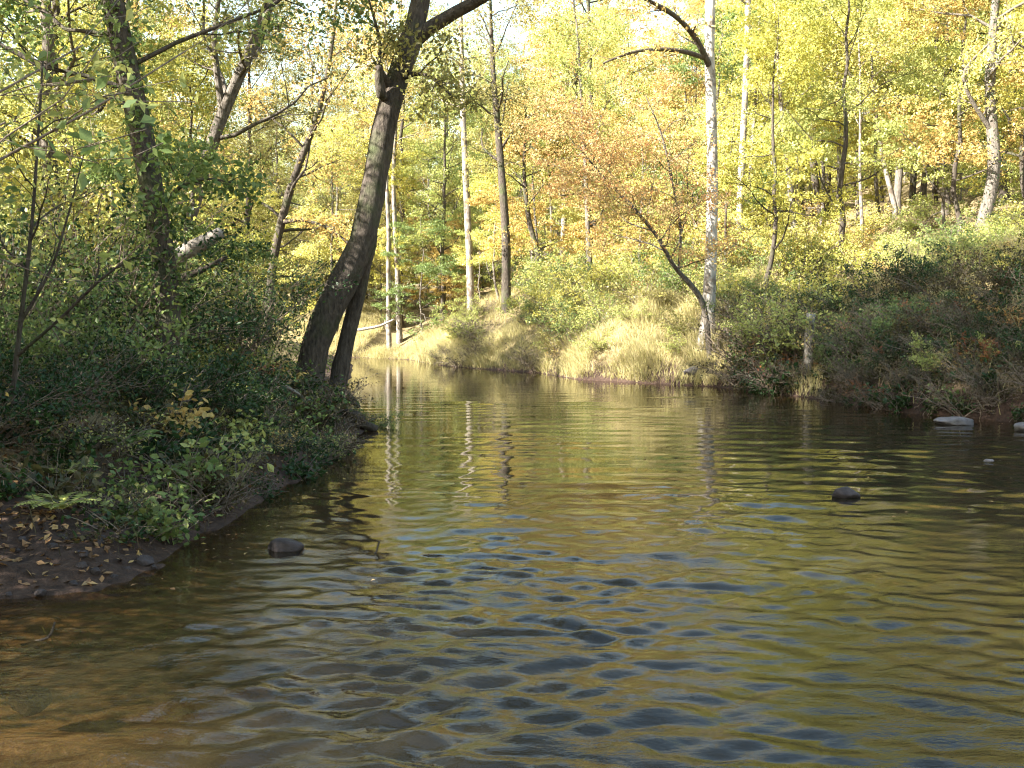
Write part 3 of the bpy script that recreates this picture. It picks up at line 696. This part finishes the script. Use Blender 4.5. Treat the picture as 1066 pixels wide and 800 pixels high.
# ------------------------------------------------------------------ shrubs on the right bank
def shrubs(n, kind, fn, cols, smin, smax, what, grp, cat='shrub', sep=.7):
    pts = []; tries = 0
    while len(pts) < n and tries < n * 80:
        tries += 1
        x, y = fn(g); 
        if inside(np.array([x]), np.array([y]))[0]: continue
        if any((x - a) ** 2 + (y - b) ** 2 < sep ** 2 for a, b in pts): continue
        px = 533 + 1050 * x / y
        if x > 0 and 816 < px < 866 and y < 24.4: continue
        c = cols(px, y, g) if callable(cols) else g.choice(cols)
        if c is None: continue
        pts.append((x, y))
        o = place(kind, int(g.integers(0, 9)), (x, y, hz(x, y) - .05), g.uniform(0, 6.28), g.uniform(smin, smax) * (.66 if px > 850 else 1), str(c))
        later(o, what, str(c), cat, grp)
def along(L, a, b, s0, s1, side):
    seg = L[a:b]; ln = np.linalg.norm(np.diff(seg, axis=0), axis=1); cum = np.concatenate([[0], np.cumsum(ln)])
    def f(g):
        t = g.uniform(0, cum[-1]); i = min(np.searchsorted(cum, t) - 1, len(seg) - 2); i = max(i, 0)
        d = (seg[i + 1] - seg[i]) / ln[i]; p = seg[i] + d * (t - cum[i]); nrm = np.array([d[1], -d[0]]) * side
        return tuple(p + nrm * g.uniform(s0, s1))
    return f
def rtint(px, y, g):
    if px > 1150 or px < 380: return None
    if 600 < px < 735 and g.uniform() < .9: return None
    if px < 470: return g.choice(['lime', 'olive', 'yellow'])
    if 500 < px < 556 or (700 < px < 772 and y < 29.8): return None
    if px > 850 and hz((px - 533) * y / 1050, y) > 2.75: return g.choice(['lime', 'yellow', 'green', 'gold'], p=[.4, .3, .2, .1])  # brighter leaf colours stand in for the sunlit crest
    if px > 860: return g.choice(['green', 'deep', 'lime', 'dull', 'russet'], p=[.14, .56, .06, .2, .04])  # mostly darkened leaves, deepening the shade on the slope below
    return g.choice(['lime', 'green', 'yellow', 'olive'], p=[.4, .25, .2, .15])
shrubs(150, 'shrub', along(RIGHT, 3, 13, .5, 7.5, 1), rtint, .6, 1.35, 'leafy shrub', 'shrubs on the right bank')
shrubs(50, 'shrub', along(RIGHT, 3, 12, 5, 13, 1), lambda px, y, g: None if px > 1150 else g.choice(['yellow', 'lime', 'gold'], p=[.4, .45, .15]), 1.0, 1.7, 'leafy bush', 'bushes at the foot of the wood')
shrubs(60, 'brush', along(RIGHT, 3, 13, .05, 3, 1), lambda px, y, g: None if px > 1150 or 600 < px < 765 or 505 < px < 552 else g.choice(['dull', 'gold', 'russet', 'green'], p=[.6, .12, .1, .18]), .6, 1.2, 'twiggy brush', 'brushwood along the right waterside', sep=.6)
for px, py, d, c, s_, what in ((1015, 372, 18.8, 'russet', .55, 'leafy shrub'), (1040, 372, 19.4, 'orange', .5, 'leafy shrub'), (660, 268, 40, 'russet', 1.0, 'leafy bush'), (580, 262, 52, 'russet', 1.4, 'leafy bush')):
    p = P(px, py, d); o = place('shrub', 1, (p[0], p[1], hz(p[0], p[1])), 1, s_, c); later(o, what, c, 'shrub', 'shrubs on the right bank')

# ------------------------------------------------------------------ left bank undergrowth
PROT['weed'] = []
def make_weed(seed, n, h, leaf, mat, spread=.35):
    gg = np.random.default_rng(seed); acc = Acc(); C = []
    for i in range(n):
        a = gg.uniform(0, 6.28); q = [np.array([gg.normal(0, .1), gg.normal(0, .1), -.05])]
        d = unit(np.array([math.cos(a) * spread, math.sin(a) * spread, 1]) + gg.normal(0, .2, 3)); L = h * gg.uniform(.5, 1.2)
        for s_ in range(5):
            d = unit(d + np.array([math.cos(a) * .12, math.sin(a) * .12, -.08]) + gg.normal(0, .08, 3)); q.append(q[-1] + d * L / 5)
        q = np.array(q); V, Fq = tube(q, np.linspace(.006, .002, 6), 3); acc.add(V, Fq)
        m = gg.integers(9, 17); t = gg.uniform(.15, 1, m) * 5; i0 = np.clip(t.astype(int), 0, 4); f_ = (t - i0)[:, None]
        C.append(q[i0] * (1 - f_) + q[i0 + 1] * f_ + gg.normal(0, leaf * .6, (m, 3)))
    V, Fq = leaves(np.concatenate(C), leaf, gg, up=.8, shape='leaf', aspect=.6)
    root = empty('leafy_weed', (0, 0, -200))
    obj('stem', acc.build('stem', M['twig']), root); obj('foliage', mesh('foliage', V, Fq, M[mat]), root)
    PROT['weed'].append(root)
make_weed(141, 22, .6, .085, 'deep'); make_weed(142, 26, .5, .07, 'green'); make_weed(143, 18, .75, .10, 'deep', .25); make_weed(144, 30, .4, .055, 'olive', .6)
PROT['fern'] = []
def make_fern(seed, nf, L):
    gg = np.random.default_rng(seed); A = Acc(); S = Acc()
    for i in range(nf):
        a = i * 6.283 / nf + gg.normal(0, .25); l = L * gg.uniform(.7, 1.1); t = np.linspace(0, 1, 15)
        q = np.column_stack([np.cos(a) * l * t * .85, np.sin(a) * l * t * .85, l * (.85 * t - .62 * t ** 2)])
        V, Fq = tube(q, np.linspace(.005, .0015, 15), 3); S.add(V, Fq)
        side = np.array([-math.sin(a), math.cos(a), 0])
        for j in range(2, 15):
            w_ = l * .24 * math.sin(math.pi * min(1, .12 + t[j] * .9)) + .01
            tg = unit(q[j] - q[j - 1])
            for sg in (-1, 1):
                tip = q[j] + side * sg * w_ + tg * w_ * .35 - np.array([0, 0, w_ * .2])
                V = np.array([q[j] - tg * .006, (q[j] + tip) / 2 - tg * .016, tip, (q[j] + tip) / 2 + tg * .016])
                A.add(V, [np.array([[0, 1, 2, 3]])])
    root = empty('fern', (0, 0, -200)); obj('stem', S.build('stem', M['twig']), root); obj('frond', A.build('frond', M['lime']), root)
    PROT['fern'].append(root)
make_fern(151, 9, .45); make_fern(152, 8, .36)

shrubs(170, 'weed', along(RIGHT, 3, 8, -.02, 2.6, 1), lambda px, y, g: None if px > 1160 or px < 770 else g.choice(['deep', 'green', 'dull', 'gold'], p=[.55, .1, .31, .04]), .9, 1.7, 'leafy weed', 'weeds on the right bank', 'plant', .35)
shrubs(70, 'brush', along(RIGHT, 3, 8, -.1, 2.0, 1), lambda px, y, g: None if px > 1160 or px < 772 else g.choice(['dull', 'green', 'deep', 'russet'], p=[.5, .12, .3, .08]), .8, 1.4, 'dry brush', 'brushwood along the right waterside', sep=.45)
lb = along(LEFT, 4, 12, .3, 4.6, -1)
def lfilter(s_min):
    def f(px, y, g):
        return g.choice(['deep', 'green', 'olive', 'lime'], p=[.4, .34, .18, .08])
    return f
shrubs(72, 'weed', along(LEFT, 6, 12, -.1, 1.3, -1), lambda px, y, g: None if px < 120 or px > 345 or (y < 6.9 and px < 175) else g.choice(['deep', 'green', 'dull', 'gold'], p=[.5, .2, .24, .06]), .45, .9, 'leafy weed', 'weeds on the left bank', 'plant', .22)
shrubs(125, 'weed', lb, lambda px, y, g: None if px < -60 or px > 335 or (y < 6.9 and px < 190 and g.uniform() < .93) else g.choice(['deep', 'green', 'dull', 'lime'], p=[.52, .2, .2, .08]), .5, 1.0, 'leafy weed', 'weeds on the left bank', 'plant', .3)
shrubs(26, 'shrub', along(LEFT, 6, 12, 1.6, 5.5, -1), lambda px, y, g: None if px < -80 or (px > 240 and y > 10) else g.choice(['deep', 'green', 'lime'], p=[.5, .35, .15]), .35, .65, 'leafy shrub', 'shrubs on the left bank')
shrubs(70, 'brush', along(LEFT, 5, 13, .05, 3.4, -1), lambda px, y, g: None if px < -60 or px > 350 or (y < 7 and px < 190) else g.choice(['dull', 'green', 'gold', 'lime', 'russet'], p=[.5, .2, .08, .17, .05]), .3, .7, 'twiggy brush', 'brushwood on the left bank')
for px, py, d, i, s_, c in ((62, 560, 6.9, 0, .8, 'lime'), (128, 430, 8.6, 0, 1.0, 'green'), (66, 495, 7.6, 1, .9, 'lime'), (190, 515, 8.5, 1, .8, 'lime')):
    p = P(px, py, d); o = place('fern', i, (p[0], p[1], hz(p[0], p[1]) + .02), px, s_, c); set_mat(o.children[0], M['twig'])
    for ch in o.children:
        if ch.name.startswith('frond'): set_mat(ch, M[c])
    later(o, 'fern', c, 'fern', 'ferns on the left bank')
# tall vine-hung shrubs at the left edge and under the ivy tree; unseen ones past the edge added to shade the mud
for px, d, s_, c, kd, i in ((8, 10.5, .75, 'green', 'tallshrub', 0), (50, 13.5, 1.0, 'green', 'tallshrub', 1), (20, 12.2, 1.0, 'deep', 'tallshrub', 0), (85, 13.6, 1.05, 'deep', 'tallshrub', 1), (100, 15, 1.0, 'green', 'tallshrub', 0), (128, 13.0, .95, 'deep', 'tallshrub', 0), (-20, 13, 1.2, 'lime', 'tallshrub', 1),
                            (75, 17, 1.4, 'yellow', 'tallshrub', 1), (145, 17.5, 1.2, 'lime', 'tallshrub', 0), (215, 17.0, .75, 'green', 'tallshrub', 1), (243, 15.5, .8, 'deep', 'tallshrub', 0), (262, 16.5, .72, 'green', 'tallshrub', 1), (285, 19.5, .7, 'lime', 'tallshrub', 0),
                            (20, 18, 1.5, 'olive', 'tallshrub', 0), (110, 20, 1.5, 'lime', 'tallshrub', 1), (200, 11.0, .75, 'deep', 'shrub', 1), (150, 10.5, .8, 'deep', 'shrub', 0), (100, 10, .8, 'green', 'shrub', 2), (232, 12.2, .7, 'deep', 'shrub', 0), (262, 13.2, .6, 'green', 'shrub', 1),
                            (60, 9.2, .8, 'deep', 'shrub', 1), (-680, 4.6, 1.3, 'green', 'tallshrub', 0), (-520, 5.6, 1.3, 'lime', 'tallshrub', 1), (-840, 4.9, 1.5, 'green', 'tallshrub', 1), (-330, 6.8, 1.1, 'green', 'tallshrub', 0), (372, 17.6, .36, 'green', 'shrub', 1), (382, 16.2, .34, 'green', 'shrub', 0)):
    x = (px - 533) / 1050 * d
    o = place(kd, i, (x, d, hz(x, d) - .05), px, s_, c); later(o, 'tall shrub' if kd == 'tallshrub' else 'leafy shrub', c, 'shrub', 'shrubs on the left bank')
flush()
for L_ in PROT.values():
    for o in L_:
        for ch in list(o.children): bpy.data.objects.remove(ch)
        bpy.data.objects.remove(o)

# ------------------------------------------------------------------ dead wood, stumps, stones
def one_part(name, label, cat, acc, mat, base, group=None, smooth=True):
    o = obj(name, acc.build(name, mat, smooth)); shift(o, base); o.location = tuple(base); tag(o, label, cat, group); return o

def log(name, label, pts, wd, mat, rough=.1, cat='log', sides=10, group=None):
    q, r_ = resample([P(*p) for p in pts], [w_ * .5 * p[2] / F_PX for w_, p in zip(wd, pts)], 14)
    A = Acc(); V, Fq = tube(q, r_, sides, rough); A.add(V, Fq)
    V, Fq = tube(q[::-1][-2:] , r_[::-1][-2:] * .98, sides); A.add(V, Fq)
    return one_part(name, label, cat, A, M[mat], q[0], group)
log('fallen_log', 'sunlit pale broken log leaning behind the ivy trunk', [(172, 276, 14), (190, 264, 14), (210, 254, 14), (230, 242, 14)], [17, 17, 15, 12], 'dead')
log('fallen_limb', 'thin dark limb under the pale broken log', [(180, 292, 13.8), (205, 284, 13.8), (236, 268, 13.9)], [8, 7, 4], 'wetwood')
log('driftwood', 'dark wet log poking from the left bank tip into the water', [(352, 438, 15.9), (372, 440, 15.7), (392, 447, 15.6)], [13, 12, 7], 'wetwood')
log('driftwood', 'short thick root stub above the dark wet log', [(350, 430, 15.9), (364, 431, 15.7), (377, 437, 15.6)], [9, 13, 9], 'wetwood')
log('fallen_branch', 'long grey stick lying down the left bank below the leaning tree', [(286, 395, 14.3), (318, 415, 14.6), (352, 436, 15)], [4, 4, 3], 'dead', cat='branch', sides=5)
log('fallen_branch', 'thin stick lying across the mud on the left shore', [(-12, 597, 6.2), (50, 594, 6.25), (112, 592, 6.3)], [4, 4, 2], 'twig', cat='branch', sides=5)
log('fallen_log', 'bleached log lying in the grass at the bend', [(372, 344, 57), (395, 340, 57), (410, 333, 57)], [3, 3, 2], 'dead')
log('fallen_branch', 'white bare branch lying on the shaded middle bank', [(560, 345, 41), (580, 336, 41), (600, 330, 41)], [4, 4, 2], 'dead', cat='branch', sides=5)
# branches in the shallows at lower left
for lab, pts, wd in (('black forked twig sticking out of the shallows', [(22, 672, 4.98), (52, 664, 5.0), (57, 648, 5.0)], [3, 3, 2]),
                     
                     ('short stick standing out of the middle water', [(388, 580, 6.95), (392, 574, 7.0), (395, 564, 7.0)], [3, 2, 2])):
    log('twig', lab, pts, wd, 'wetwood', cat='twig', sides=5)

def stump(name, label, base, top, d, w0, w1, mat, seed, jag):
    gg = np.random.default_rng(seed); b_, t_ = P(*base, d), P(*top, d); b_[2] = min(b_[2], hz(b_[0], b_[1])) - .25
    q, r_ = resample([b_, b_ * .6 + t_ * .4, t_], np.array([w0, (w0 + w1) / 2, w1]) * .5 * d / F_PX, 10); r_[0] *= 1.2
    V, Fq = tube(q, r_, 12, .08, gg)
    V[-13:-1, 2] += gg.uniform(-jag, jag * .6, 12); V[-1, 2] -= jag * .7
    A = Acc(); A.add(V, Fq); return one_part(name, label, 'stump', A, M[mat], b_)
stump('tree_stump', 'pale upright snag on the right bank at the edge of the shade', (840, 372), (844, 327), 24.2, 13, 9, 'dead', 5, .1)
s2 = stump('tree_stump', 'dark broken stump at the right edge above the flat rock', (1037, 398), (1041, 352), 19.3, 25, 20, 'bark_dark', 6, .06)
q, r_ = resample([P(1030, 347, 19.3), P(1046, 351, 19.2), P(1058, 357, 19.1)], [.09, .1, .04], 6)
V, Fq = tube(q, r_, 8, .15); V[:, 2] = (V[:, 2] - q[0, 2]) * .6 + q[0, 2]
A = Acc(); A.add(V, Fq); o = obj('splintered_top', A.build('splintered_top', M['dead'], True), s2); shift(o, s2.location)

def rock(label, px, py, d, rx, ry, rz, mat, seed, zoff=0, rot=0, z0=None):
    import bmesh
    gg = np.random.default_rng(seed); bm = bmesh.new(); bmesh.ops.create_icosphere(bm, subdivisions=4, radius=1)
    dirs = unit(gg.normal(0, 1, (16, 3))); off = gg.uniform(.72, 1.0, 16)
    for v in bm.verts:
        p = np.array(v.co); s_ = min([o_ / max(p.dot(d_), 1e-3) for d_, o_ in zip(dirs, off)] + [1.12])
        s_ = .6 * s_ + .4 * min(s_, 1.0) + .03 * math.sin(9 * p[0] + seed) * math.cos(8 * p[1]) + .015 * math.sin(23 * p[2] + 17 * p[0])
        v.co = Vector((p[0] * s_ * rx, p[1] * s_ * ry, p[2] * s_ * rz))
    me = bpy.data.meshes.new('rock'); bm.to_mesh(me); bm.free(); me.polygons.foreach_set('use_smooth', np.ones(len(me.polygons), bool)); me.materials.append(M[mat])
    o = obj('rock', me); p = P(px, py, d); o.location = (p[0], p[1], zoff if z0 is None else z0); o.rotation_euler = (0, 0, rot)
    tag(o, label, 'rock'); return o
KZ = CAM_H * F_PX
D = lambda y: KZ / (y - HZ)
rock('dark wet rock standing in the water off the left bank', 298, 572, D(574), .14, .11, .075, 'stone', 1, .006, .3)
rock('round purplish rock in the water at right', 880, 516, D(518), .125, .11, .085, 'stone', 2, .018)
rock('flat grey rock at the foot of the shaded right bank', 994, 440, D(442), .36, .25, .10, 'palestone', 3, .04, .1)
rock('grey rock cut by the right edge of the picture', 1070, 448, D(449), .22, .2, .11, 'palestone', 4, .04)
rock('small dark rock just under the surface at lower left', 30, 720, D(718), .09, .08, .06, 'stone', 5, -.075)
rock('pale leaf-sized stone breaking the water far right', 1029, 480, D(481), .07, .04, .025, 'palestone', 6, .005)
rock('stone at the foot of the white tree', 722, 372, 29.0, .3, .22, .16, 'palestone', 7, z0=hz(*P(722, 372, 29.0)[:2]))
rock('small dark stone on the mud at the left shore', 150, 592, 6.55, .07, .06, .045, 'stone', 8, z0=hz(*P(150, 592, 6.55)[:2]) + .01)
rock('brown stone at the waterline under the upright snag', 868, 412, 23.0, .3, .2, .14, 'stone', 9, z0=.05)
rock('pale stone at the waterline left of the flat rock', 962, 424, 19.6, .22, .16, .16, 'palestone', 10, z0=.08)

first = None; gp = np.random.default_rng(31)
for i in range(22):
    x = gp.uniform(-3.4, -2.3); y = gp.uniform(5.7, 6.7)
    if inside(np.array([x]), np.array([y]))[0]: continue
    if first is None:
        o = first = rock('small muddy pebble among leaves on the left shore', 100, 600, 6, .03, .026, .02, 'stone', 44)
        o.name = 'pebble'; o['category'] = 'pebble'; o['group'] = 'pebbles on the mud of the left shore'
    else: o = first.copy(); COL.objects.link(o)
    o.location = (x, y, hz(x, y) + .004); o.scale = (gp.uniform(.5, 1.5),) * 3; o.rotation_euler = (0, 0, gp.uniform(0, 6))
# sapling with long bare twigs at the left edge
one_tree('bare_sapling', 'thin bare sapling with long twigs at the left edge', 'tree', 240,
         [(5, 505, 7.8), (12, 420, 7.8), (22, 330, 7.8), (32, 250, 7.8), (38, 170, 7.8), (45, 60, 7.8)], [8, 6, 5, 4, 3, 2], 7.8, 'bark_dark', 'lime',
         [dict(n=7, t0=.4, t1=.95, L=1.0, angle=.8, up=.3, rr=.6, seg=5), dict(n=4, t0=.3, t1=1, L=.4, angle=.7, up=0, rr=.6, seg=3)], 5, .06, .06,
         limbs=[([(16, 372, 7.8), (60, 335, 7.7), (110, 285, 7.6), (150, 262, 7.5)], [4, 3, 3, 1], [dict(n=5, t0=.3, t1=1, L=.35, angle=.7, up=.1, rr=.6, seg=3)]),
                ([(22, 335, 7.8), (55, 280, 7.8), (75, 210, 7.8), (90, 150, 7.8)], [4, 3, 2, 1], [dict(n=5, t0=.3, t1=1, L=.35, angle=.7, up=.1, rr=.6, seg=3)])], sides=7, shape='leaf')

# ------------------------------------------------------------------ grass, litter, waterweed (nobody could count these)
def blades(C, h, w_, gg, lean=.5):
    n = len(C); a = gg.uniform(0, 6.28, n); h = np.broadcast_to(h, (n,)); L = h * gg.uniform(.4, 1.35, n)
    a = a * .6 + 2.5 * lump(C[:, 0] * 2, C[:, 1] * 2) * 2.5
    d = np.column_stack([np.cos(a), np.sin(a), np.zeros(n)]); b_ = gg.uniform(0, 6.28, n)
    s_ = np.column_stack([-np.sin(b_), np.cos(b_), np.zeros(n)]) * (w_ * .5)
    l1 = gg.uniform(.1, lean, n)[:, None] * L[:, None]; up_ = np.array([0, 0, 1.])
    m = C + d * l1 * .45 + up_ * L[:, None] * .55; t = C + d * l1 * 1.3 + up_ * L[:, None] * gg.uniform(.45, 1, n)[:, None]
    V = np.stack([C - s_, C + s_, m + s_ * .7, m - s_ * .7, t], 1).reshape(-1, 3); o_ = np.arange(n)[:, None] * 5
    return V, [o_ + np.array([[0, 1, 2, 3]]), o_ + np.array([[3, 2, 4]])]
gg = np.random.default_rng(9)
def scatter(fn, n):
    p = np.array([fn(gg) for _ in range(n)]); p = p[~inside(p[:, 0], p[:, 1])]
    return np.column_stack([p, H(p[:, 0], p[:, 1]) - .02])
C = np.concatenate([scatter(along(RIGHT, 6, 12, .02, 6, 1), 90000), scatter(along(RIGHT, 10, 16, .02, 12, 1), 60000), scatter(along(RIGHT, 3, 8, .02, 7, 1), 2500), scatter(along(RIGHT, 7, 15, .0, .9, 1), 26000), scatter(along(RIGHT, 13, 16, .0, 20, 1), 100000)])
lm = lump(C[:, 0] * 1.7, C[:, 1] * 1.7); keep = gg.uniform(0, 1, len(C)) < np.clip(.85 + lm * 1.4, .4, 1); C = C[keep]; lm = lm[keep]
V, Fq = blades(C, np.clip(.46 + .5 * lm, .2, .8), .016, gg, .95); tag(obj('dry_grass', mesh('dry_grass', V, Fq, M['drygrass'])), 'pale dry grass and weeds covering the right bank', 'grass', kind='stuff')
C = scatter(along(LEFT, 5, 14, .05, 3.5, -1), 9000)
C = C[(C[:, 1] > 7.2) | (gg.uniform(0, 1, len(C)) < .12)]
V, Fq = blades(C, .26, .006, gg, 1.1); tag(obj('bank_grass', mesh('bank_grass', V, Fq, M['dull'])), 'thin grass and stalks among the weeds of the left bank', 'grass', kind='stuff')
C = np.concatenate([scatter(along(LEFT, 3, 14, .1, 5, -1), 14000), scatter(along(RIGHT, 3, 14, .2, 16, 1), 30000)]); C[:, 2] += .03
V, Fq = leaves(C, .06, gg, up=1.6); tag(obj('leaf_litter', mesh('leaf_litter', V, Fq, M['litter'])), 'fallen brown and yellow leaves lying on both banks', 'leaf litter', kind='stuff')
n = 90; q = np.column_stack([gg.uniform(-4, 10, n), 6 + 22 * gg.uniform(0, 1, n) ** 1.2]); q = np.concatenate([q, [along(LEFT, 5, 12, -.5, -.03, -1)(gg) for _ in range(110)], [along(RIGHT, 3, 8, -.6, -.05, 1)(gg) for _ in range(110)]]); q = q[inside(q[:, 0], q[:, 1])]
V, Fq = leaves(np.column_stack([q, np.full(len(q), .012)]), .04, gg, up=6); tag(obj('floating_leaves', mesh('floating_leaves', V, Fq, M['litter'])), 'small fallen leaves drifting on the water', 'floating leaves', kind='stuff')
n = 160; q = np.array([P(110, 655, 5.1)[:2]]) + gg.normal(0, 1, (n, 2)) * np.array([.32, .12])
C = np.column_stack([q, np.full(n, -.055)]); V, Fq = blades(C, .05, .006, gg, 3.5)
tag(obj('waterweed', mesh('waterweed', V, Fq, M['green'])), 'green waterweed floating in the shallows at lower left', 'waterweed', kind='stuff')
